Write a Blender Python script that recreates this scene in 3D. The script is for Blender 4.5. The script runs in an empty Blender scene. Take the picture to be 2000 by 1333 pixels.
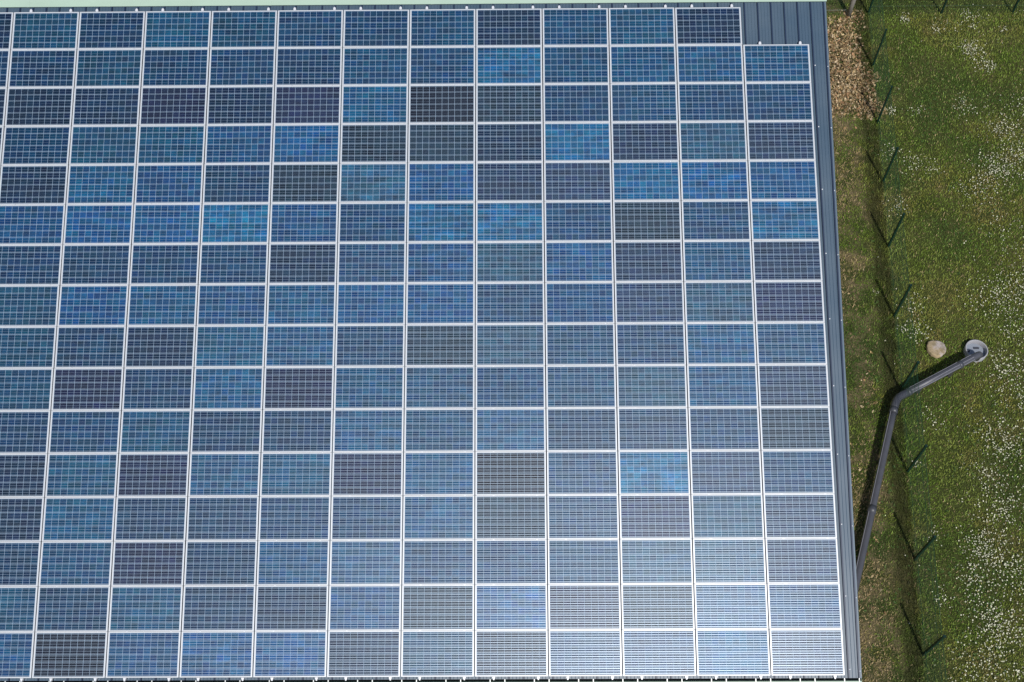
import bpy, math, random
import numpy as np
from mathutils import Matrix, Vector
random.seed(7)
rng = np.random.default_rng(11)
S = bpy.context.scene
COL = S.collection

# ------------------------------------------------------------------ camera, sky, sun, exposure
cam = bpy.data.objects.new('camera', bpy.data.cameras.new('camera'))
COL.objects.link(cam)
phi, rho = math.radians(30.2), math.radians(-0.9445)
cam.matrix_world = Matrix.Translation((0, 0, 29.0)) @ Matrix.Rotation(phi, 4, 'X') @ Matrix.Rotation(rho, 4, 'Z')
cam.data.sensor_width = 36.0
cam.data.lens = 39.6
cam.data.clip_start = 0.5
cam.data.clip_end = 3000
S.camera = cam

SUN = Vector((0.175, -0.765, 1.0)).normalized()          # towards the sun
sun_el = math.asin(SUN.z)
w = bpy.data.worlds.new('World'); S.world = w; w.use_nodes = True
nt = w.node_tree
bg = nt.nodes['Background']
sky = nt.nodes.new('ShaderNodeTexSky'); sky.sky_type = 'NISHITA'; sky.sun_disc = False
sky.sun_elevation = sun_el
sky.sun_rotation = math.atan2(SUN.x, SUN.y)
nt.links.new(sky.outputs['Color'], bg.inputs['Color'])
bg.inputs['Strength'].default_value = 0.09
sl = bpy.data.lights.new('sun', 'SUN'); sl.energy = 3.4; sl.angle = math.radians(0.5); sl.color = (1.0, 0.965, 0.92)
so = bpy.data.objects.new('sun', sl); COL.objects.link(so)
so.rotation_euler = SUN.to_track_quat('Z', 'Y').to_euler()
S.view_settings.view_transform = 'Standard'; S.view_settings.look = 'None'
S.view_settings.exposure = 0.0; S.view_settings.gamma = 1.0

# ------------------------------------------------------------------ roof frame
AL, PSI = math.radians(19.524), math.radians(-0.7384)
EX = Vector((math.cos(PSI), math.sin(PSI), 0))
EN = Vector((-math.sin(PSI), math.cos(PSI), 0))
EU = EN * math.cos(AL) + Vector((0, 0, math.sin(AL)))
EW = EX.cross(EU)
O = Vector((-0.8728, 13.8956, 5.9555))
ROT = Matrix((EX, EU, EW)).transposed()
def rp(u, v, h=0.0): return O + EX * u + EU * v + EW * h
PX, PY = 1.67, 1.0142

# ------------------------------------------------------------------ helpers
class MB:
    def __init__(s): s.v = []; s.f = []
    def box(s, a, b):
        x0, y0, z0 = a; x1, y1, z1 = b; n = len(s.v)
        s.v += [(x0,y0,z0),(x1,y0,z0),(x1,y1,z0),(x0,y1,z0),(x0,y0,z1),(x1,y0,z1),(x1,y1,z1),(x0,y1,z1)]
        s.f += [tuple(n+i for i in q) for q in ((0,3,2,1),(4,5,6,7),(0,1,5,4),(1,2,6,5),(2,3,7,6),(3,0,4,7))]
        return s
    def prism(s, pts, axis_vec, off=(0,0,0)):
        # pts: list of 3d points (planar loop), extruded along axis_vec
        n = len(s.v); k = len(pts); a = Vector(axis_vec)
        s.v += [tuple(Vector(p)+Vector(off)) for p in pts] + [tuple(Vector(p)+Vector(off)+a) for p in pts]
        s.f += [tuple(n+i for i in reversed(range(k))), tuple(n+k+i for i in range(k))]
        s.f += [(n+i, n+(i+1)%k, n+k+(i+1)%k, n+k+i) for i in range(k)]
        return s
    def tube(s, pts, r, seg=10, cap=True):
        pts = [Vector(p) for p in pts]; n0 = len(s.v)
        rs = r if isinstance(r, (list, tuple)) else [r]*len(pts)
        up = None
        for i, p in enumerate(pts):
            d = (pts[min(i+1, len(pts)-1)] - pts[max(i-1, 0)]).normalized()
            if up is None:
                up = Vector((0,0,1)) if abs(d.z) < .9 else Vector((1,0,0))
            a = d.cross(up).normalized(); b = a.cross(d).normalized(); up = b
            for k in range(seg):
                t = 2*math.pi*k/seg
                s.v.append(tuple(p + a*math.cos(t)*rs[i] + b*math.sin(t)*rs[i]))
        for i in range(len(pts)-1):
            for k in range(seg):
                q = n0+i*seg
                s.f.append((q+k, q+(k+1)%seg, q+seg+(k+1)%seg, q+seg+k))
        if cap:
            s.f.append(tuple(n0+k for k in reversed(range(seg))))
            s.f.append(tuple(n0+(len(pts)-1)*seg+k for k in range(seg)))
        return s
    def lathe(s, prof, seg=40, wob=None):
        n0 = len(s.v)
        for i, (r, z) in enumerate(prof):
            for k in range(seg):
                t = 2*math.pi*k/seg; rr = r*(wob(t) if wob else 1)
                s.v.append((rr*math.cos(t), rr*math.sin(t), z))
        for i in range(len(prof)-1):
            for k in range(seg):
                q = n0+i*seg
                s.f.append((q+k, q+(k+1)%seg, q+seg+(k+1)%seg, q+seg+k))
        return s
    def mesh(s, name, mat, smooth=False):
        me = bpy.data.meshes.new(name); me.from_pydata(s.v, [], s.f); me.materials.append(mat)
        me.update()
        if smooth: me.polygons.foreach_set('use_smooth', [True]*len(me.polygons))
        return me
    def build(s, name, mat, parent=None, smooth=False):
        return link(name, s.mesh(name, mat, smooth), parent)
def link(name, me, parent=None, loc=None):
    o = bpy.data.objects.new(name, me); COL.objects.link(o)
    if parent: o.parent = parent
    if loc is not None: o.location = loc
    return o
def tag(o, label=None, cat=None, group=None, kind=None):
    for k, v in (('label', label), ('category', cat), ('group', group), ('kind', kind)):
        if v: o[k] = v
    return o
def empty(name, loc=(0,0,0), rot=None):
    o = bpy.data.objects.new(name, None); COL.objects.link(o); o.empty_display_size = .3
    if rot is not None: o.matrix_world = Matrix.Translation(loc) @ rot.to_4x4()
    else: o.location = loc
    return o
def soup(name, V, F, mat, cols=None):
    me = bpy.data.meshes.new(name); nv, nf, k = len(V), len(F), F.shape[1]
    me.vertices.add(nv); me.vertices.foreach_set('co', V.astype(np.float32).ravel())
    me.loops.add(nf*k); me.loops.foreach_set('vertex_index', F.astype(np.int32).ravel())
    me.polygons.add(nf); me.polygons.foreach_set('loop_start', np.arange(0, nf*k, k, dtype=np.int32))
    me.update(calc_edges=True)
    if cols is not None:
        a = me.color_attributes.new('tint', 'FLOAT_COLOR', 'POINT')
        c = np.ones((nv, 4), np.float32); c[:, :3] = cols; a.data.foreach_set('color', c.ravel())
    me.materials.append(mat)
    return link(name, me)

# ------------------------------------------------------------------ materials
def srgb(r, g, b): 
    f = lambda c: (c/255/12.92) if c/255 <= .04045 else ((c/255+.055)/1.055)**2.4
    return (f(r), f(g), f(b))
class N:
    def __init__(s, name):
        s.m = bpy.data.materials.new(name); s.m.use_nodes = True; s.t = s.m.node_tree
        s.b = s.t.nodes['Principled BSDF']
    def n(s, ty, **k):
        o = s.t.nodes.new(ty)
        for a, v in k.items(): setattr(o, a, v)
        return o
    def l(s, a, b): s.t.links.new(a, b)
    def math(s, op, a, b=None, c=None):
        o = s.n('ShaderNodeMath', operation=op)
        for i, x in enumerate((a, b, c)):
            if x is None: continue
            if isinstance(x, (int, float)): o.inputs[i].default_value = x
            else: s.l(x, o.inputs[i])
        return o.outputs[0]
    def mix(s, f, a, b, bt='MIX'):
        o = s.n('ShaderNodeMix', data_type='RGBA', blend_type=bt)
        for i, x in ((0, f), (6, a), (7, b)):
            if isinstance(x, (int, float)): o.inputs[i].default_value = x
            elif isinstance(x, tuple): o.inputs[i].default_value = (*x, 1)
            else: s.l(x, o.inputs[i])
        return o.outputs[2]
    def noise(s, vec, scale, detail=3, rough=.55, out=0):
        o = s.n('ShaderNodeTexNoise'); o.inputs['Scale'].default_value = scale
        o.inputs['Detail'].default_value = detail; o.inputs['Roughness'].default_value = rough
        if vec is not None: s.l(vec, o.inputs['Vector'])
        return o.outputs[out]
    def ramp(s, f, lo, hi):
        o = s.n('ShaderNodeMapRange'); o.inputs[1].default_value = lo; o.inputs[2].default_value = hi
        s.l(f, o.inputs[0]); return o.outputs[0]
    def obj(s): return s.n('ShaderNodeTexCoord').outputs['Object']
    def scaled(s, vec, sc):
        o = s.n('ShaderNodeVectorMath', operation='MULTIPLY'); s.l(vec, o.inputs[0]); o.inputs[1].default_value = sc
        return o.outputs[0]
def plain(name, col, rough=.5, metal=0., var=.12, scale=(6,6,6), bump=0.):
    n = N(name); v = n.scaled(n.obj(), scale)
    f = n.noise(v, 1.0, 5)
    a = tuple(c*(1-var*1.6) for c in col); b = tuple(min(1, c*(1+var*1.6)) for c in col)
    n.l(n.mix(f, a, b), n.b.inputs['Base Color'])
    n.b.inputs['Roughness'].default_value = rough; n.b.inputs['Metallic'].default_value = metal
    if bump:
        bp = n.n('ShaderNodeBump'); bp.inputs['Strength'].default_value = bump; bp.inputs['Distance'].default_value = .01
        n.l(n.noise(v, 4, 4), bp.inputs['Height']); n.l(bp.outputs[0], n.b.inputs['Normal'])
    return n.m

CX, CY = .1572, .1575       # cell pitch
def cell_material():
    n = N('solar_cells')
    sep = n.n('ShaderNodeSeparateXYZ'); oc = n.obj(); n.l(oc, sep.inputs[0])
    X = n.math('DIVIDE', n.math('ADD', sep.outputs[0], CX*5), CX)
    Y = n.math('DIVIDE', n.math('ADD', sep.outputs[1], CY*3), CY)
    fx, fy = n.math('FRACT', X), n.math('FRACT', Y)
    ix, iy = n.math('FLOOR', X), n.math('FLOOR', Y)
    dx = n.math('MULTIPLY', n.math('MINIMUM', fx, n.math('SUBTRACT', 1.0, fx)), CX)
    dy = n.math('MULTIPLY', n.math('MINIMUM', fy, n.math('SUBTRACT', 1.0, fy)), CY)
    gx = n.math('LESS_THAN', dx, .0023)
    gy = n.math('LESS_THAN', dy, .0031)
    inx = n.math('LESS_THAN', n.math('ABSOLUTE', sep.outputs[0]), CX*5+.002)
    iny = n.math('LESS_THAN', n.math('ABSOLUTE', sep.outputs[1]), CY*3+.002)
    inside = n.math('MULTIPLY', inx, iny)
    gap = n.math('MULTIPLY', n.math('MAXIMUM', gx, gy), inside)
    b3 = n.math('FRACT', n.math('MULTIPLY', fy, 3.0))
    bus = n.math('LESS_THAN', n.math('MULTIPLY', n.math('ABSOLUTE', n.math('SUBTRACT', b3, .5)), CY/3), .0019)
    bus = n.math('MULTIPLY', n.math('MULTIPLY', bus, inside), n.math('SUBTRACT', 1.0, gap))
    oi = n.n('ShaderNodeObjectInfo')
    comb = n.n('ShaderNodeCombineXYZ'); n.l(ix, comb.inputs[0]); n.l(iy, comb.inputs[1])
    n.l(n.math('MULTIPLY', oi.outputs['Random'], 531.0), comb.inputs[2])
    wn = n.n('ShaderNodeTexWhiteNoise', noise_dimensions='3D'); n.l(comb.outputs[0], wn.inputs['Vector'])
    # offset coordinate for streaks, different for every panel
    off = n.n('ShaderNodeCombineXYZ'); n.l(n.math('MULTIPLY', oi.outputs['Random'], 97.0), off.inputs[2])
    n.l(n.math('MULTIPLY', oi.outputs['Random'], 41.0), off.inputs[0])
    va = n.n('ShaderNodeVectorMath', operation='ADD'); n.l(oc, va.inputs[0]); n.l(off.outputs[0], va.inputs[1])
    big = n.noise(n.scaled(va.outputs[0], (1.6, 5.0, 1)), 1.0, 3, .6)
    fine = n.noise(n.scaled(va.outputs[0], (14, 60, 1)), 1.0, 3, .7)
    vor = n.n('ShaderNodeTexVoronoi'); vor.inputs['Scale'].default_value = 55; n.l(va.outputs[0], vor.inputs['Vector'])
    flake = n.n('ShaderNodeSeparateColor'); n.l(vor.outputs['Color'], flake.inputs[0])
    var = oi.outputs['Alpha']                      # how patchy this panel is
    k = n.math('MULTIPLY_ADD', n.math('SUBTRACT', wn.outputs['Value'], .5), .50, 1.0)
    k2 = n.math('MULTIPLY_ADD', n.math('MULTIPLY', n.math('SUBTRACT', big, .5), var), 3.0, 1.0)
    k3 = n.math('MULTIPLY_ADD', n.math('SUBTRACT', fine, .5), .9, 1.0)
    k4 = n.math('MULTIPLY_ADD', n.math('SUBTRACT', flake.outputs[0], .5), .5, 1.0)
    K = n.math('MAXIMUM', n.math('MULTIPLY', n.math('MULTIPLY', k, k2), n.math('MULTIPLY', k3, k4)), .15)
    # hue drifts: bright streaks go bluer, some cells greener or more violet
    wc = n.n('ShaderNodeSeparateColor'); n.l(wn.outputs['Color'], wc.inputs[0])
    hs = n.n('ShaderNodeHueSaturation'); n.l(oi.outputs['Color'], hs.inputs['Color'])
    n.l(n.math('MULTIPLY_ADD', n.math('SUBTRACT', wc.outputs[1], .5), .028, .5), hs.inputs['Hue'])
    n.l(n.math('MULTIPLY_ADD', n.math('SUBTRACT', big, .5), .3, 1.12), hs.inputs['Saturation'])
    n.l(K, hs.inputs['Value'])
    c = n.mix(inside, (.09, .12, .17), hs.outputs[0])
    c = n.mix(gap, c, (.42, .56, .70))
    c = n.mix(bus, c, (.60, .72, .86))
    dust = n.math('MULTIPLY', n.ramp(n.math('ADD', sep.outputs[1], n.math('MULTIPLY', n.math('SUBTRACT', fine, .5), .05)), -.44, -.49), .35)
    spots = n.noise(n.scaled(va.outputs[0], (9, 9, 1)), 1.0, 2)
    dust = n.math('MAXIMUM', dust, n.math('MULTIPLY', n.ramp(spots, .80, .83), .7))
    c = n.mix(dust, c, (.30, .31, .30))
    n.l(c, n.b.inputs['Base Color'])
    n.l(bus, n.b.inputs['Metallic'])
    rough = n.math('ADD', n.math('MULTIPLY', bus, -.02), .40)
    n.l(rough, n.b.inputs['Roughness'])
    n.b.inputs['Specular IOR Level'].default_value = .4
    n.b.inputs['Specular Tint'].default_value = (.72, .84, 1.0, 1)
    n.b.inputs['Coat Weight'].default_value = .72
    n.b.inputs['Coat Roughness'].default_value = .25
    n.b.inputs['Coat IOR'].default_value = 1.34
    return n.m
M_CELL = cell_material()
M_FRAME = plain('anodised_frame', (.66, .68, .70), .42, .25, .07, (2.5, 5, 3))
M_RAIL = plain('aluminium_rail', (.62, .64, .67), .4, .5, .04)
M_CLAMP = plain('pale_clamp', (.74, .75, .78), .4, .2, .03)
M_SCREW = plain('screw_head', (.82, .84, .86), .35, .2, .02)
def roof_material():
    n = N('blue_grey_roof_sheet'); oc = n.obj()
    st = n.noise(n.scaled(oc, (9, .35, 1)), 1.0, 5, .65)
    bl = n.noise(oc, .5, 4)
    c = n.mix(st, (.040, .078, .120), (.062, .106, .155))
    c = n.mix(n.ramp(bl, .4, .75), c, (.088, .128, .168))
    n.l(c, n.b.inputs['Base Color']); n.b.inputs['Roughness'].default_value = .42
    n.b.inputs['Specular IOR Level'].default_value = .6
    n.b.inputs['Coat Weight'].default_value = .3; n.b.inputs['Coat Roughness'].default_value = .3
    return n.m
M_ROOF = roof_material()
M_RIB = plain('roof_rib_shaded', (.016, .032, .070), .4, 0, .1, (3, .5, 3))  # dark navy puts the shading on the ribs into their colour
M_GREEN = plain('pale_green_metal', (.40, .53, .42), .45, 0, .05, (1.5, 4, 4))
M_GUTIN = plain('gutter_inside', (.05, .05, .045), .8, 0, .3, (4, 4, 4))
M_WALL = plain('cream_render', (.58, .54, .44), .85, 0, .06, (2, 2, 2), .2)
M_HANG = plain('gutter_hanger', (.66, .68, .66), .45, .3, .05)
M_POST = plain('green_powder_coat', (.006, .026, .018), .4, 0, .15)
M_WIRE = plain('green_wire_coat', (.015, .070, .035), .45, 0, .1)
M_WOOD = plain('weathered_post', (.23, .215, .19), .85, 0, .25, (30, 30, 2), .5)
M_PIPE = plain('dark_grey_pipe', (.072, .074, .088), .42, 0, .16, (5, 5, 5), .1)
M_BEAD = plain('pipe_seam', (.24, .24, .27), .4, 0, .15)
M_FIT = plain('pipe_fitting', (.060, .064, .078), .42, 0, .14, (5, 5, 5))
M_DP = plain('downpipe_grey', (.22, .24, .26), .4, .2, .1)
M_CONC = plain('grey_concrete', (.36, .36, .38), .8, 0, .08, (9, 9, 9), .4)
M_LID = plain('pale_lid', (.25, .28, .33), .6, 0, .08, (6, 6, 6), .1)
def slab_material():
    n = N('sandy_stained_slab'); oc = n.obj()
    sx = n.n('ShaderNodeSeparateXYZ'); n.l(oc, sx.inputs[0])
    f = n.ramp(n.math('SUBTRACT', n.noise(oc, 4.2, 4), n.math('MULTIPLY', sx.outputs[0], .9)), .42, .56); g = n.ramp(n.noise(oc, 8, 4), .45, .62)
    c = n.mix(f, (.50, .43, .39), (.42, .32, .19))
    c = n.mix(n.math('MULTIPLY', g, .55), c, (.20, .17, .10))
    n.l(c, n.b.inputs['Base Color']); n.b.inputs['Roughness'].default_value = .9
    bp = n.n('ShaderNodeBump'); bp.inputs['Strength'].default_value = .6; bp.inputs['Distance'].default_value = .02
    n.l(n.noise(oc, 14, 5), bp.inputs['Height']); n.l(bp.outputs[0], n.b.inputs['Normal'])
    return n.m
M_SLAB = slab_material()
def tint_material(name, rough=.8, trans=0.):
    n = N(name); a = n.n('ShaderNodeAttribute'); a.attribute_name = 'tint'
    n.l(a.outputs['Color'], n.b.inputs['Base Color']); n.b.inputs['Roughness'].default_value = rough
    n.b.inputs['Specular IOR Level'].default_value = .25
    return n.m
M_GRASS = tint_material('grass_blades', .6)
M_LEAF = tint_material('dead_leaf', .75)
M_DAISY = tint_material('daisy_petals', .6)

# fence line through the meadow and the zones that follow it
F0, F1 = np.array([10.36, 7.41]), np.array([12.90, 30.15])
FD = (F1-F0)/np.linalg.norm(F1-F0); FN = np.array([FD[1], -FD[0]])     # FN points right (+x)
EDGE0, EDGE1 = np.array(rp(8.85, -8.2, -.1)[:2]), np.array(rp(8.85, 8.3, -.1)[:2])

def ground_material():
    n = N('meadow_soil'); g = n.n('ShaderNodeNewGeometry').outputs['Position']
    sep = n.n('ShaderNodeSeparateXYZ'); n.l(g, sep.inputs[0])
    # distance right of the fence line
    d = n.math('SUBTRACT', sep.outputs[0], n.math('MULTIPLY_ADD', sep.outputs[1], float(FD[0]/FD[1]), float(F0[0]-F0[1]*FD[0]/FD[1])))
    base = n.mix(n.ramp(n.noise(g, 1.1, 6), .35, .65), (.042, .058, .014), (.078, .082, .026))
    base = n.mix(n.ramp(n.noise(g, .35, 4), .52, .72), base, (.10, .085, .035))
    base = n.mix(n.math('MULTIPLY', n.ramp(n.noise(g, 25, 4), .3, .7), .5), base, (.030, .040, .012))
    left = n.ramp(n.math('ADD', d, n.math('MULTIPLY', n.math('SUBTRACT', n.noise(g, 1.5, 4), .5), 1.2)), -.35, -.75)
    dry = n.mix(n.ramp(n.noise(g, 1.3, 5), .44, .60), (.045, .058, .018), (.14, .115, .062))
    c = n.mix(left, base, dry)
    n.l(c, n.b.inputs['Base Color']); n.b.inputs['Roughness'].default_value = .95
    n.b.inputs['Specular IOR Level'].default_value = .1
    bp = n.n('ShaderNodeBump'); bp.inputs['Strength'].default_value = .8; bp.inputs['Distance'].default_value = .05
    n.l(n.noise(g, 18, 6), bp.inputs['Height']); n.l(bp.outputs[0], n.b.inputs['Normal'])
    return n.m
M_GROUND = ground_material()

# ------------------------------------------------------------------ ground
g = MB(); g.v = [(-600,-600,0),(600,-600,0),(600,600,0),(-600,600,0)]; g.f = [(0,1,2,3)]
tag(g.build('ground', M_GROUND), kind='structure')

# ------------------------------------------------------------------ building
bld = empty('farm_building', O, ROT)
tag(bld, 'long low building with a blue-grey ribbed metal roof carrying the solar panels', 'building')
U0, U1, V0, V1 = -17.0, 8.80, -8.185, 8.62      # roof sheet extents in roof plane
HR = -.125                                      # top of the sheet below the panel glass
rs = MB(); rs.prism([(U0, V0, HR-.06), (U1-.10, V0, HR-.06), (U1, V1, HR-.06), (U0, V1, HR-.06)], (0, 0, .06))
rs.build('roof_sheet', M_ROOF, bld)
ribs = []
k = 0; u = 8.79
ribm = MB()
while u > U0:
    rib = [(u-.024, V0+.002, HR-.002), (u-.016, V0+.002, HR+.038), (u+.016, V0+.002, HR+.038), (u+.024, V0+.002, HR-.002)]
    ribm.prism([(p[0]-(.10 if u > 8.7 else 0), p[1], p[2]) for p in rib], (.10 if u > 8.7 else 0, V1-V0-.06, 0)); ribs.append(u)
    u -= .334
ribm.build('standing_ribs', M_RIB, bld)
bead = MB()
for uu in ribs:
    for q in (.085, .165, .245):
        if uu-q > U0:
            bead.prism([(uu-q-.007, V0+.004, HR-.001), (uu-q, V0+.004, HR+.005), (uu-q+.007, V0+.004, HR-.001)], (0, V1-V0-.07, 0))
bead.build('stiffening_beads', M_ROOF, bld)
# verge trim on the right edge
vt = MB(); vt.prism([(U1-.099, V0, HR-.20), (U1-.050, V0, HR-.20), (U1+.055, V1-.06, HR-.20), (U1+.002, V1-.06, HR-.20)], (0, 0, .212))
vt.build('verge_trim', plain('verge_trim_coating', (.11, .155, .20), .4, 0, .08, (3, .5, 3)), bld)
# screws down the two outer ribs
sm = None
for i in range(10):
    for uu in (ribs[0]+.02, ribs[1]+.035):
        if sm is None:
            sm = MB().lathe([(.0, .016), (.010, .014), (.016, .007), (.018, 0)], 10).mesh('roof_screw', M_SCREW, True)
        link('roof_screw', sm, bld, (uu - (.0061*1.62*(i+1) if uu > 8.6 else 0), 6.55-1.62*i + (0 if uu > 8.6 else .04), HR+(.017 if uu > 8.6 else .001)))
# ridge cap with lap joints, pale green
rc = MB()
rc.prism([(U0, 8.29, HR+.040), (U0, 8.29, HR+.055), (U0, 8.64, HR+.075), (U0, 9.0, HR-.20), (U0, 9.0, HR-.215), (U0, 8.64, HR+.045)], (8.865-U0, 0, 0))
cap = rc.build('ridge_cap', M_GREEN, bld)
for i in range(12):
    uu = 7.05-2.05*i
    lj = MB(); lj.prism([(uu, 8.286, HR+.0405), (uu, 8.286, HR+.0585), (uu, 8.64, HR+.079), (uu, 8.66, HR+.069), (uu, 8.64, HR+.0465)], (.07, 0, 0))
    lj.build('lap_joint', M_GREEN, cap)
# back slope, walls
inv = (Matrix.Translation(O) @ ROT.to_4x4()).inverted()
def toroof(p): return tuple(inv @ Vector(p))
ridge = rp(0, 8.64, HR); eave = rp(0, -8.1, HR-.06)
back_eave_h = ridge + EN*(ridge-eave).dot(EN); zb = eave.z
bs = MB()
A = ridge + Vector((0,0,-.03)); Bk = Vector((back_eave_h.x, back_eave_h.y, zb))
def along(p, u): return p + EX*u
pts = [A, A-Vector((0,0,.08)), Bk-Vector((0,0,.08)), Bk]
bs.prism([toroof(along(p, U0)) for p in pts], (U1-U0, 0, 0))
bs.build('back_roof_slope', M_ROOF, bld)
wl = MB()
e1 = rp(0, -7.8, HR-.07); r1 = ridge - Vector((0,0,.25)); b1 = Bk + (A-Bk)*.03 - Vector((0,0,.12))
prof = [Vector((e1.x, e1.y, 0)), e1, r1, b1, Vector((b1.x, b1.y, 0))]
wl.prism([toroof(along(p, U0+.3)) for p in prof], (8.48-U0-.3, 0, 0))
wl.build('wall', M_WALL, bld)
# gutter along the eave
gz = HR-.07
prof = [(U0, V0+.09, gz-.02), (U0, V0+.085, gz-.10), (U0, V0+.05, gz-.14), (U0, V0-.03, gz-.14), (U0, V0-.065, gz-.10), (U0, V0-.070, gz+.035)]
th = .006
outer = prof; inner = [(p[0], p[1]+(th if p[1] < V0 else -th), p[2]+(th if -.13 > p[2]-gz else 0)) for p in prof]
gt = MB()
def strip(mb, loop, L):
    n = len(mb.v); kk = len(loop)
    mb.v += list(loop) + [(p[0]+L, p[1], p[2]) for p in loop]
    mb.f += [(n+i, n+i+1, n+kk+i+1, n+kk+i) for i in range(kk-1)]
L = 8.755-U0
gt.prism(outer + list(reversed(inner)), (L, 0, 0))
gt.prism([(U0, V0-.100, gz+.025), (U0, V0-.100, gz+.048), (U0, V0-.069, gz+.048), (U0, V0-.069, gz+.025)], (L, 0, 0))   # rolled front lip
gut = gt.build('gutter', M_GREEN, bld)
gut_layer = MB(); gut_layer.box((U0+.01, V0-.055, gz-.125), (8.74, V0+.075, gz-.105)); gut_layer.build('gutter_layer', M_GUTIN, gut)  # dark layer along the gutter bottom
hm = MB(); hm.box((-.011, -.085, gz+.049), (.011, -.003, gz+.056)); hm.box((-.011, -.010, gz+.0), (.011, -.003, gz+.0485))
hme = hm.mesh('hanger', M_HANG)
i = 0; uu = 8.70
while uu > -13.6:
    link('hanger', hme, gut, (uu, V0, 0)); uu -= .334*(2 if i % 2 else 1); i += 1
ec = MB(); ec.prism([(8.756, p[1], p[2]) for p in prof], (.006, 0, 0)); ec.build('end_cap', M_GREEN, gut)

# ------------------------------------------------------------------ solar panels
PW, PH, FT, FWX, FWY = 1.646, 1.009, .042, .034, .024
def ring(mb, x0, x1, y0, y1, z):
    n = len(mb.v); mb.v += [(x0,y0,z),(x1,y0,z),(x1,y1,z),(x0,y1,z)]; return n
fr = MB(); hx, hy = PW/2, PH/2; b = .0025
rings = [ring(fr, -hx+.02, hx-.02, -hy+.02, hy-.02, -FT), ring(fr, -hx, hx, -hy, hy, -FT),
         ring(fr, -hx, hx, -hy, hy, -b), ring(fr, -hx+b, hx-b, -hy+b, hy-b, 0),
         ring(fr, -hx+FWX-b, hx-FWX+b, -hy+FWY-b, hy-FWY+b, 0), ring(fr, -hx+FWX, hx-FWX, -hy+FWY, hy-FWY, -b),
         ring(fr, -hx+FWX, hx-FWX, -hy+FWY, hy-FWY, -.012)]
for a_, c_ in zip(rings[:-1], rings[1:]):
    for q in range(4): fr.f.append((a_+q, a_+(q+1)%4, c_+(q+1)%4, c_+q))
frame_me = fr.mesh('frame', M_FRAME)
gl = MB(); gl.box((-hx+FWX-.004, -hy+FWY-.004, -.012), (hx-FWX+.004, hy-FWY+.004, -.005))
glass_me = gl.mesh('glass_face', M_CELL)

PAL = {  # cell colour as it looks, and the words for it
 'K': ((18, 22, 36), 'near-black'), 'N': ((24, 42, 70), 'dark navy'), 'P': ((36, 41, 76), 'dark purple-navy'),
 'V': ((56, 64, 98), 'greyish violet'), 'D': ((30, 62, 102), 'navy blue'), 'B': ((36, 84, 130), 'medium blue'),
 'S': ((22, 88, 152), 'strong royal blue'), 'L': ((50, 112, 168), 'bright light blue'), 'C': ((44, 122, 180), 'bright cyan-blue'),
 'T': ((32, 82, 120), 'teal-blue'), 'G': ((68, 102, 136), 'pale grey-teal'), 'E': ((36, 52, 70), 'dark green-grey')}
ROWS = [  # columns: partial left edge column, then twelve full columns to the right
 "N  T- D- T  T- D  D  B- N+ B- T  N+ . ",
 "D- D- T- D- D  D- B- D+ L* B- B  B  B ",
 "N  N- N+ P- N  P  L- K  E+ D  B- D  D ",
 "N  D- T- T  S- S  E* E+ N  L* V- G- V-",
 "N  N  B+ S- D- E* G* S  V- V  L  S+ S ",
 "S- S- S  S  C* S- D+ L* L* D+ E  D+ L*",
 "D- D- D- D  D  N+ D+ S- G- S  V- B  V-",
 "D  T- S  B+ S- B+ S  S  D+ S- V  G- P+",
 "T- T- D- N+ T+ B  D  E+ G- B- D  B+ B-",
 "T- T- P- D- B+ P- B  B- D+ B- G- B  V-",
 "D- D- D  T  D- D- B  B- B+ D- D- D  E ",
 "N  N  T  P- B  T+ P  B+ K+ D+ C* V  D ",
 "N  N  T+ D- D- D  D  B  E+ D  P+ G- V-",
 "D- D- B- P- D- B  B  D+ D+ B- G- G- V-",
 "T- T- D- T  D- N+ S- E  S* P- E+ B  D+",
 "B- S- K+ S- S* S  N+ T- N- D  D  L- V-"]
ORD = ['top', 'second', 'third', 'fourth', 'fifth', 'sixth', 'seventh', 'eighth', 'ninth', 'tenth', 'eleventh', 'twelfth', 'thirteenth', 'fourteenth', 'fifteenth', 'bottom']
CORD = ['rightmost', 'second', 'third', 'fourth', 'fifth', 'sixth', 'seventh', 'eighth', 'ninth', 'tenth', 'eleventh', 'twelfth', 'thirteenth']
prot = None
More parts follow.
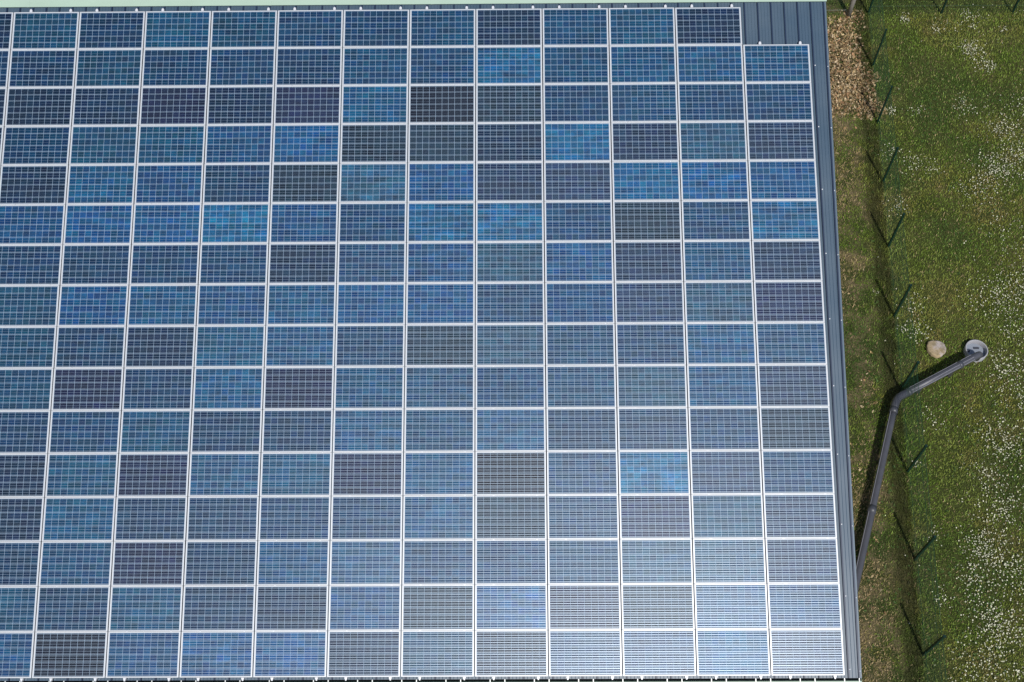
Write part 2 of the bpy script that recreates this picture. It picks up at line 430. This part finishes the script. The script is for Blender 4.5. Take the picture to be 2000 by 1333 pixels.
for r, line in enumerate(ROWS):
    codes = [line[i:i+2] for i in range(0, 39, 3)]
    for ci, code in enumerate(codes):
        c = ci-1
        if code[0] == '.' or (c == -1 and r > 4): continue
        base, words = PAL[code[0]]
        q_ = .10 if code[0] in 'KEPN' else .30; base = [b_ + (m_-b_)*q_ for b_, m_ in zip(base, (36, 72, 110))]; base = [base[0]*.96, base[1]*1.045, base[2]*.98]
        lin = np.array(srgb(*base)); m = {'-': .80, '+': 1.12, '*': .93}.get(code[1:2], 1.0)
        lin = lin*.62*m*random.uniform(.94, 1.06)
        var = {'*': .85}.get(code[1:2], random.uniform(.30, .60))
        pos = rp((c-7+.5)*PX, (8-r-.5)*PY, 0)
        # every panel sits a hair differently
        tilt = Matrix.Rotation(random.gauss(0, .0055), 3, 'X') @ Matrix.Rotation(random.gauss(0, .0035), 3, 'Y')
        if (r, c) == (15, 10): tilt = Matrix.Rotation(-.006, 3, 'X')
        if prot is None:
            p = empty('solar_panel', pos, ROT @ tilt); prot = p
            f_ = link('frame', frame_me, p); g_ = link('glass_face', glass_me, p)
            prot_f, prot_g = f_, g_
        else:
            p = prot.copy(); COL.objects.link(p); p.matrix_world = Matrix.Translation(pos) @ (ROT @ tilt).to_4x4()
            f_ = prot_f.copy(); f_.parent = p; COL.objects.link(f_)
            g_ = prot_g.copy(); g_.parent = p; COL.objects.link(g_)
        g_.color = (*[float(x) for x in lin], var)
        fromright = 11-c
        look = {'*': 'patchy ', '-': 'dull ', '+': 'slightly lighter '}.get(code[1:2], '') if code[0] in 'LCSGBTE' else ''
        if look == 'slightly lighter ': look = ''
        rowtxt = ORD[r]+' row' + (' by ridge cap' if r == 0 else ' by gutter' if r == 15 else ' from ridge')
        coltxt = 'rightmost column' if fromright == 0 else CORD[fromright]+' column from right'
        if c == -1: coltxt = 'column cut by the left edge'
        tag(p, f'{look}{words} solar panel, {rowtxt}, {coltxt}', 'solar panel', 'solar panels laid in rows over the roof')

# ------------------------------------------------------------------ mounting rails under the panels
def rail_meshes(vtop):
    L0, L1 = -8*PY-.035, vtop+.035
    rm = MB(); rm.box((-.018, L0, HR+.036), (.018, L1, -.0435))
    return rm.mesh('rail_profile', M_RAIL)
rail_a, rail_b = rail_meshes(8*PY), rail_meshes(7*PY)
te = MB()   # rounded end clamp standing at the upper rail end
te.prism([(-.024, 0, -.080), (-.034, .012, -.080), (-.026, .062, -.080), (0, .078, -.080), (.026, .062, -.080), (.034, .012, -.080), (.024, 0, -.080)], (0, 0, .076))
te_me = te.mesh('upper_end_clamp', M_CLAMP)
be = MB()
be.prism([(-.034, 0, -.085), (.034, 0, -.085), (.012, -.072, -.085), (-.010, -.072, -.085)], (0, 0, .078))
be_me = be.mesh('lower_end_clamp', M_CLAMP)
mc = MB(); mc.box((-.014, -.014, -.0005), (.014, .014, .0045)); mc_me = mc.mesh('mid_clamp', M_RAIL)
rail0 = None
for c in range(0, 12):
    for side in (0, 1):
        uu = (8.12 if side else 7.114) - (11-c)*1.67
        top = 7*PY if c == 11 else 8*PY
        e = empty('mounting_rail', rp(uu, 0, 0), ROT) if rail0 is None else rail0.copy()
        if rail0 is None: rail0 = e
        else:
            COL.objects.link(e); e.matrix_world = Matrix.Translation(rp(uu, 0, 0)) @ ROT.to_4x4()
        link('rail_profile', rail_b if c == 11 else rail_a, e)
        link('upper_end_clamp', te_me, e, (0, top+.006, 0)); link('lower_end_clamp', be_me, e, (0, -8*PY-.006, 0))
        for r in range(1, 16):
            v = (8-r)*PY
            if v < top-.1: link('mid_clamp', mc_me, e, (0, v, 0))
        which = 'right-hand' if side else 'left-hand'
        fr_ = 'rightmost' if c == 11 else CORD[11-c]
        tail = 'shorter rightmost panel column' if c == 11 else f'{fr_} panel column from the right'
        tag(e, f'{which} aluminium mounting rail under the {tail}', 'mounting rail', 'aluminium rails under the solar panels')

# ------------------------------------------------------------------ fences
def mesh_panel(L, H, name='mesh_panel', sx=.07, sz=.08, r=.0015):
    m = MB()
    nx = int(L/sx)
    for i in range(nx+1):
        x = i*L/nx; m.prism([(x-r, -r, .03), (x+r, -r, .03), (x, r, .03)], (0, 0, H-.03))
    nz = int(H/sz)
    for i in range(nz+1):
        z = .03+i*(H-.03)/nz; m.prism([(0, r+.0003, z-r), (0, r+.0003, z+r), (0, 3*r, z)], (L, 0, 0))
    return m.mesh(name, M_WIRE)
pm = MB(); pm.box((-.029, -.029, 0), (.029, .029, 1.72)); pm.box((-.033, -.033, 1.721), (.033, .033, 1.74)); post_me = pm.mesh('fence_post', M_POST)
def fence(name, A, B, npost, label, first_post=True):
    A, B = Vector((*A, 0)), Vector((*B, 0)); d = (B-A); step = d.length/(npost-1)
    e = empty(name, A); e.rotation_euler = (0, 0, math.atan2(d.y, d.x))
    me = mesh_panel(step-.056, 1.62)
    for i in range(npost):
        if i or first_post: link('fence_post', post_me, e, (i*step, 0, 0))
        if i < npost-1: link('mesh_panel', me, e, (i*step+.028, 0, 0))
    tw = MB()
    for z in (.35, .85, 1.35, 1.66): tw.tube([(0, .035, z), (d.length, .035, z)], .004, 5)
    tw.build('tension_wire', M_WIRE, e)
    tag(e, label, 'fence'); return e
S0 = F0 - FD*2.55*2; fence('wire_fence', tuple(S0), tuple(F1), 12, 'green wire mesh fence running beside the building through the grass, crossed by the grey pipe')
fence('wire_fence', (12.90+.06, 30.13), (23.1, 30.0), 5, 'green wire mesh fence along the top end of the lawn, square to the other', False)
# short wire run from building to the grey post
sw = empty('strand_wire_fence', (12.1, 30.05, 0))
s_ = MB()
for z, y in ((.30, .0), (.80, .02), (1.25, .0), (1.6, .01)): s_.tube([(-.06, y, z), (-2.0, y+.03, z-.02), (-4.5, y+.05, z)], .006, 5)
s_.build('wire_strand', plain('galvanised_wire', (.34, .38, .30), .4, .4, .1), sw)
mp = link('mesh_panel', mesh_panel(4.4, 1.55), sw, (-4.5, .08, 0))
tag(sw, 'pale strand wires stretched between the grey wooden post and the building corner', 'wire fence')
wp = MB(); 
wp.tube([(0, 0, 0), (.01, 0, .7), (.015, .01, 1.4), (.02, 0, 2.15)], [.085, .08, .078, .07], 9)
o = wp.build('wooden_post', M_WOOD, None, True); o.location = (12.18, 30.06, 0)
tag(o, 'thick grey weathered wooden post beside the heap of dry leaves', 'post')

# ------------------------------------------------------------------ drain pipe, well ring, slab
pipe = empty('drain_pipe', (10.92, 14.55, 0))
def P(x, y, z): return (x-10.92, y-14.55, z)
R = .100
lo = MB(); lo.tube([P(7.75, 6.27, .28), P(8.887, 9.24, .33), P(9.60, 11.12, .36), P(10.54, 13.62, .40), P(10.83, 14.36, .42)], R, 20)
lo.build('pipe_length', M_PIPE, pipe, True)
hi = MB(); hi.tube([P(11.10, 14.65, .425), P(12.25, 15.23, .46), P(13.36, 15.80, .49), P(13.46, 15.855, .485), P(13.545, 15.90, .45), P(13.58, 15.935, .38), P(13.59, 15.965, .25), P(13.59, 15.975, .12)], R, 20)
hi.build('pipe_length', M_PIPE, pipe, True)
for dx, dy, dz in ((-.036, .072, .062), (.012, -.020, .099), (.040, -.078, .052)):
    q = MB(); q.tube([P(11.30+dx, 14.75+dy, .427+dz), P(12.25+dx, 15.23+dy, .46+dz), P(13.30+dx, 15.77+dy, .488+dz)], .009, 6); q.build('seam_bead', M_BEAD, pipe)
q = MB(); q.tube([P(8.0-.075, 6.93+.028, .29+.066), P(9.60-.075, 11.12+.028, .36+.066), P(10.76-.075, 14.2+.028, .416+.066)], .009, 6); q.build('seam_bead', M_BEAD, pipe)
ef = MB(); ef.tube([P(10.74, 14.12, .414), P(10.82, 14.34, .42), P(10.885, 14.47, .421), P(10.97, 14.57, .423), P(11.07, 14.635, .425), P(11.28, 14.74, .43)], R+.013, 20)
ef.build('elbow', M_FIT, pipe, True)
for q in ((10.72, 14.08, .413, 10.78, 14.24, .416), (11.22, 14.71, .429, 11.32, 14.76, .432), (9.60, 11.12, .36, 9.67, 11.31, .363), (12.85, 15.535, .476, 12.95, 15.587, .479)):
    k_ = MB(); k_.tube([P(*q[:3]), P(*q[3:])], R+.019, 20); k_.build('socket_collar', M_FIT, pipe, True)
for x_, y_, zc in ((11.7, 14.952, .44), (12.7, 15.458, .47), (10.2, 12.715, .39), (9.25, 10.20, .345)):
    k_ = MB(); k_.box((x_-10.92-.05, y_-14.55-.05, 0), (x_-10.92+.05, y_-14.55+.05, zc-.085)); k_.build('support_block', M_GUTIN, pipe)
tag(pipe, 'dark grey round drain pipe with an elbow, running from the building to the well ring', 'pipe')

well = empty('well_ring', (13.63, 16.22, 0))
wr = MB(); wr.lathe([(.325, 0), (.328, .205), (.322, .215), (.300, .215), (.293, .205), (.293, .0)], 48)
wr.build('concrete_ring', M_CONC, well, True)
wf = MB(); wf.lathe([(.292, .040), (.26, .045), (.0001, .05)], 40); wf.build('water_lid', M_LID, well, True)
wc = MB(); wc.tube([(-.20, .0, .055), (-.19, .0, .14)], .025, 10); wc.build('lid_grip', M_FIT, well)
wc = MB(); wc.box((-.02, .09, .054), (.13, .13, .10)); wc.build('lid_grip', M_FIT, well)
tag(well, 'round open concrete well ring with a pale grey lid, at the end of the pipe', 'well ring')

sb = MB()
wob = lambda t: 1 + .06*math.sin(2*t+.6) + .04*math.sin(3*t+2) + .03*math.sin(5*t) + .02*math.sin(11*t+1)
sb.lathe([(.29, -.05), (.30, .03), (.29, .055), (.25, .066), (.20, .060), (.12, .072), (.0001, .068)], 44, wob)
slab = sb.build('concrete_slab', M_SLAB, None, True)
slab.location = (12.50, 16.33, .07); slab.rotation_euler = (math.radians(-6), math.radians(9), .5)
tag(slab, 'round sandy-beige concrete lid lying in the grass left of the well ring', 'concrete lid')

# ------------------------------------------------------------------ grass, leaves, daisies
def vnoise(x, y, s, seed=0):
    r_ = np.random.default_rng(seed); G = r_.random((256, 256))
    X, Y = x*s+500.3, y*s+500.7; i, j = np.floor(X).astype(int), np.floor(Y).astype(int); fx, fy = X-i, Y-j
    fx, fy = fx*fx*(3-2*fx), fy*fy*(3-2*fy)
    a = G[i % 256, j % 256]; b_ = G[(i+1) % 256, j % 256]; c_ = G[i % 256, (j+1) % 256]; d_ = G[(i+1) % 256, (j+1) % 256]
    return (a*(1-fx)+b_*fx)*(1-fy)+(c_*(1-fx)+d_*fx)*fy
def fbm(x, y, s, seed=0, o=4):
    t = 0; a = .5; n_ = 0
    for k_ in range(o): t = t + a*vnoise(x, y, s*2**k_, seed+k_*13); n_ += a; a *= .55
    return t/n_
def sample(n):
    y = rng.uniform(4.5, 35.5, n*2); x = rng.uniform(7.6, 23.5, n*2)
    right = 13.1 + (y-5.5)*.255 + 1.2
    wall = EDGE0[0] + (y-EDGE0[1])*(EDGE1[0]-EDGE0[0])/(EDGE1[1]-EDGE0[1]) - .5
    m = (x < right) & ((x > wall) | (y > 30))
    return x[m][:n], y[m][:n]
def fdist(x, y): return (x-F0[0])*FN[0] + (y-F0[1])*FN[1]
def in_leaves(x, y):   # the heap of dry leaves by the building
    d = np.maximum(np.abs(x-11.5)/1.05, np.abs(y-27.7)/2.3)
    return d + (fbm(x, y, 1.6, 5)-.5)*1.1
def in_obj(x, y):
    w_ = (np.hypot(x-13.63, y-16.22) < .34) | ((np.hypot(x-12.5, y-16.33) < .27) & (x-12.5+.6*(y-16.33) > -.17))
    return w_

def blades(n, lmin, lmax, wd, name, label, zone):
    x, y = sample(n)
    dry = fbm(x, y, .9, 21); pat = fbm(x, y, .35, 41); fin = fbm(x, y, 3.5, 61); d = fdist(x, y)
    strip_ = np.clip((-.55-d+(fin-.5)*1.0)/.35, 0, 1)       # left of the fence, along the building
    leaf = in_leaves(x, y)
    dens = np.where(strip_ > .5, .95, 1.0) * np.where(leaf < .95, .30, 1.0)
    keep = (rng.random(len(x)) < dens) & ~in_obj(x, y)
    x, y, dry, pat, fin, d, strip_ = [a[keep] for a in (x, y, dry, pat, fin, d, strip_)]
    m = len(x)
    green = np.array([.100, .158, .016]); dark = np.array([.040, .088, .014]); olive = np.array([.21, .195, .035]); straw = np.array([.36, .27, .14]); bright = np.array([.22, .30, .06])
    t = np.clip((dry-.45)/.25, 0, 1)[:, None]
    c_ = green*(1-t)+olive*t
    t4 = np.clip((fbm(x, y, .7, 131)-.55)/.1, 0, 1)[:, None]*.6; c_ = c_*(1-t4)+np.array([.20, .22, .045])*t4
    t2 = np.clip((.46-pat)/.15, 0, 1)[:, None]*.85; c_ = c_*(1-t2)+dark*t2
    t3 = np.clip((dry-.62)/.1, 0, 1)[:, None]*.5; c_ = c_*(1-t3)+np.array([.20, .16, .06])*t3
    rr = rng.random(m)
    tan = sum(np.exp(-((x-a_)**2+((y-b_)*.7)**2)/r_**2) for a_, b_, r_ in ((9.45, 9.3, .55), (9.5, 7.9, .6), (10.0, 18.2, .4), (9.9, 12.6, .6), (10.35, 21.6, .45), (10.5, 24.4, .5)))*strip_
    sp = ((rr < .60*np.clip(tan*(.6+fin), 0, 1)) | (rr < .07+.62*strip_*np.clip((dry-.43)/.12, 0, 1)))[:, None]; c_ = np.where(sp, straw*rng.uniform(.5, 1.15, (m, 1)), c_)
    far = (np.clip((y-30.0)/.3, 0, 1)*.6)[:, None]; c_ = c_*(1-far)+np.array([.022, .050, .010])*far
    br = ((rr > .86) & (strip_ < .5))[:, None]; c_ = np.where(br, bright, c_)
    # browner thatch along the fence foot, with the fence's shadow painted in
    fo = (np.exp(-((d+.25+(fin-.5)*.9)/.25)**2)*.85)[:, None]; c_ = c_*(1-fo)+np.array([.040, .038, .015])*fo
    c_ = c_*rng.uniform(.6, 2.0, (m, 1))
    Lh = rng.uniform(lmin, lmax, m)*(1+.5*np.exp(-(d/.25)**2)); lean = rng.uniform(.35, 1.25, m); az = rng.uniform(0, 2*np.pi, m)
    dx_, dy_ = np.cos(az), np.sin(az); px_, py_ = -dy_, dx_; wv = wd*rng.uniform(.6, 1.4, m)
    z0 = rng.uniform(-.01, .01, m)
    B0 = np.stack([x-px_*wv/2, y-py_*wv/2, z0], 1); B1 = np.stack([x+px_*wv/2, y+py_*wv/2, z0], 1)
    h1, l1 = Lh*.55*np.cos(lean*.6), Lh*.55*np.sin(lean*.6)
    M0 = np.stack([x+dx_*l1-px_*wv*.42, y+dy_*l1-py_*wv*.42, z0+h1], 1); M1 = np.stack([x+dx_*l1+px_*wv*.42, y+dy_*l1+py_*wv*.42, z0+h1], 1)
    T_ = np.stack([x+dx_*(l1+Lh*.45*np.sin(lean*1.25)), y+dy_*(l1+Lh*.45*np.sin(lean*1.25)), z0+h1+Lh*.45*np.cos(lean*1.25)], 1)
    V = np.stack([B0, B1, M1, M0, T_], 1).reshape(-1, 3); i0 = np.arange(m)*5
    F = np.concatenate([np.stack([i0, i0+1, i0+2], 1), np.stack([i0, i0+2, i0+3], 1), np.stack([i0+3, i0+2, i0+4], 1)])
    o_ = soup(name, V, F, M_GRASS, np.repeat(c_, 5, 0)); tag(o_, label, 'grass', kind='stuff'); return o_
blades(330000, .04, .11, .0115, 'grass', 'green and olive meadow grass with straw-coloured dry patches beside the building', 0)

def leaves():
    n = 10500
    x = rng.uniform(10.2, 12.8, n); y = rng.uniform(25.2, 30.4, n)
    f = in_leaves(x, y); keep = (f < 1.15) & (rng.random(n) < np.clip((1.25-f)*1.5, .08, 1)*np.clip(.35+1.3*fbm(x, y, 2.2, 8), .3, 1))
    x, y = x[keep], y[keep]
    n2 = 500; xs = rng.uniform(9.3, 12.2, n2); ys = rng.uniform(7, 30, n2)
    k2 = (fdist(xs, ys) < -.7); x = np.concatenate([x, xs[k2]]); y = np.concatenate([y, ys[k2]]); m = len(x)
    s = rng.uniform(.018, .055, m)*np.where(rng.random(m) < .15, 1.5, 1); a = rng.uniform(0, 2*np.pi, m); z = .02+rng.random(m)*.09*np.clip(1.1-in_leaves(x, y), 0, 1)
    ca, sa = np.cos(a), np.sin(a); t1, t2 = rng.normal(0, .45, m), rng.normal(0, .45, m); curl = rng.uniform(.1, .5, m)
    loc = [(-1, 0, 1), (-.35, .5, .1), (.4, .42, .1), (1, 0, .9), (.4, -.42, .1), (-.35, -.5, .1)]
    V = []
    for lx, ly, lc in loc:
        X_, Y_ = lx*s, ly*s; V.append(np.stack([x+X_*ca-Y_*sa, y+X_*sa+Y_*ca, z+X_*t1+Y_*t2+lc*curl*s], 1))
    V = np.stack(V, 1).reshape(-1, 3); i0 = np.arange(m)*6
    F = np.concatenate([np.stack([i0, i0+5, i0+1], 1), np.stack([i0+1, i0+5, i0+4], 1), np.stack([i0+1, i0+4, i0+2], 1), np.stack([i0+2, i0+4, i0+3], 1)])
    pal = np.array([[.38, .27, .13], [.46, .35, .19], [.25, .16, .075], [.36, .21, .11], [.56, .44, .28], [.15, .11, .055]])
    c_ = pal[rng.integers(0, 6, m)]*rng.uniform(.35, 1.35, (m, 1))
    o_ = soup('dead_leaves', V, F, M_LEAF, np.repeat(c_, 6, 0))
    tag(o_, 'heap of dry brown and tan leaves on the ground beside the roof corner', 'dead leaves', kind='stuff')
leaves()

def daisies():
    cl = [(16.15,28.28,.32,90),(16.52,27.55,.28,60),(14.12,29.81,.16,34),(15.2,29.4,.22,24),(16.4,29.72,.45,60),(17.53,29.23,.1,12),
          (15.4,25.7,.35,40),(16.44,24.57,.45,90),(15.92,23.06,.5,170),(15.1,22.3,.5,80),(12.88,25.54,.12,20),(13.73,25.52,.2,14),(12.5,23.8,.25,24),
          (13.2,23.3,.3,40),(13.75,23.1,.25,22),(12.31,21.6,.25,30),(16.6,23.7,.4,60),(15.5,19.0,.5,80),(12.1,18.0,.35,45),(14.75,17.95,.65,230),
          (12.06,16.94,.3,60),(15.29,18.33,.4,80),(14.4,15.7,.45,150),(14.57,14.7,.5,120),(13.43,13.55,.5,80),(13.93,13.22,.4,120),
          (12.5,10.2,.40,180),(12.1,9.39,.30,80),(11.16,8.85,.18,30),(12.27,8.42,.35,110),(12.38,7.75,.45,150),(11.7,6.99,.5,130),(11.23,10.54,.2,14),
          (13.32,11.24,.5,150),(13.1,9.6,.5,140),(13.2,12.2,.5,110),(13.0,8.2,.5,110),(12.9,6.6,.5,110),(11.6,17.0,.15,10),(11.0,18.4,.15,12),(11.9,14.0,.3,30),(11.3,12.7,.15,14),(17.4,25.5,.6,70),(15.6,20.6,.6,50),(14.9,16.9,.4,60)]
    xs, ys = [], []
    for cx, cy, s, k_ in cl:
        k_ = int(k_*(1.6 if cy > 21 else 1.15)); r_ = s*np.sqrt(-1.4*np.log(rng.random(k_)+1e-6))*.8; a = rng.uniform(0, 6.28, k_)
        xs.append(cx+r_*np.cos(a)*1.1); ys.append(cy+r_*np.sin(a)*1.15)
    x, y = sample(24000); d = fdist(x, y); f = fbm(x, y, .9, 91)
    lo = np.clip((24-y)/10, .42, 1)*np.clip((x-(11.2+(y-7.4)*.19))/2.2, .10, 1)
    keep = (d > -.35) & (rng.random(len(x)) < np.clip((f-.47)/.16, .02, 1)*.40*lo)
    x = np.concatenate(xs+[x[keep]]); y = np.concatenate(ys+[y[keep]])
    ok = ~in_obj(x, y) & (fdist(x, y) > -.6); x, y = x[ok], y[ok]; m = len(x)
    r_ = rng.uniform(.008, .019, m); z = rng.uniform(.05, .11, m); tx, ty = rng.normal(0, .35, m), rng.normal(0, .35, m); a0 = rng.uniform(0, 6.28, m)
    Vs = [np.stack([x, y, z+.004], 1)]
    for k_ in range(7):
        X_, Y_ = r_*np.cos(a0+k_*6.283/7), r_*np.sin(a0+k_*6.283/7); Vs.append(np.stack([x+X_, y+Y_, z+X_*tx+Y_*ty], 1))
    V = np.stack(Vs, 1).reshape(-1, 3); i0 = np.arange(m)*8
    F = np.concatenate([np.stack([i0, i0+1+k_, i0+1+(k_+1) % 7], 1) for k_ in range(7)])
    c_ = np.tile(np.array([[.70, .73, .68]]), (m*8, 1)); c_[::8] = (.62, .52, .12)
    o_ = soup('daisies', V, F, M_DAISY, c_); tag(o_, 'small white daisies scattered in drifts over the lawn', 'daisies', kind='stuff')
    print('daisies', m)
daisies()

# broad-leaved weeds: little rosettes of wider leaves
def weeds():
    spots = []
    x, y = sample(5000); f = fbm(x, y, 1.3, 77); k_ = (f > .56) & (in_leaves(x, y) > 1.0) & ~in_obj(x, y); x, y = x[k_], y[k_]
    n_ = len(x); L_ = 6; x = np.repeat(x, L_); y = np.repeat(y, L_); m = len(x)
    a = rng.uniform(0, 6.28, m); s = rng.uniform(.03, .07, m); up = rng.uniform(.15, .7, m); ca, sa = np.cos(a), np.sin(a)
    pts = [(0, 0, 0), (.5, .22, .55), (1, 0, .8), (.5, -.22, .55)]
    V = np.stack([np.stack([x+px*s*ca-py_*s*sa, y+px*s*sa+py_*s*ca, .02+pz*s*up], 1) for px, py_, pz in pts], 1).reshape(-1, 3)
    i0 = np.arange(m)*4; F = np.concatenate([np.stack([i0, i0+1, i0+2], 1), np.stack([i0, i0+2, i0+3], 1)])
    c_ = np.array([[.055, .10, .022]])*rng.uniform(.6, 1.7, (m, 1))
    o_ = soup('weeds', V, F, M_GRASS, np.repeat(c_, 4, 0)); tag(o_, 'low broad-leaved weeds growing among the grass', 'weeds', kind='stuff')
weeds()
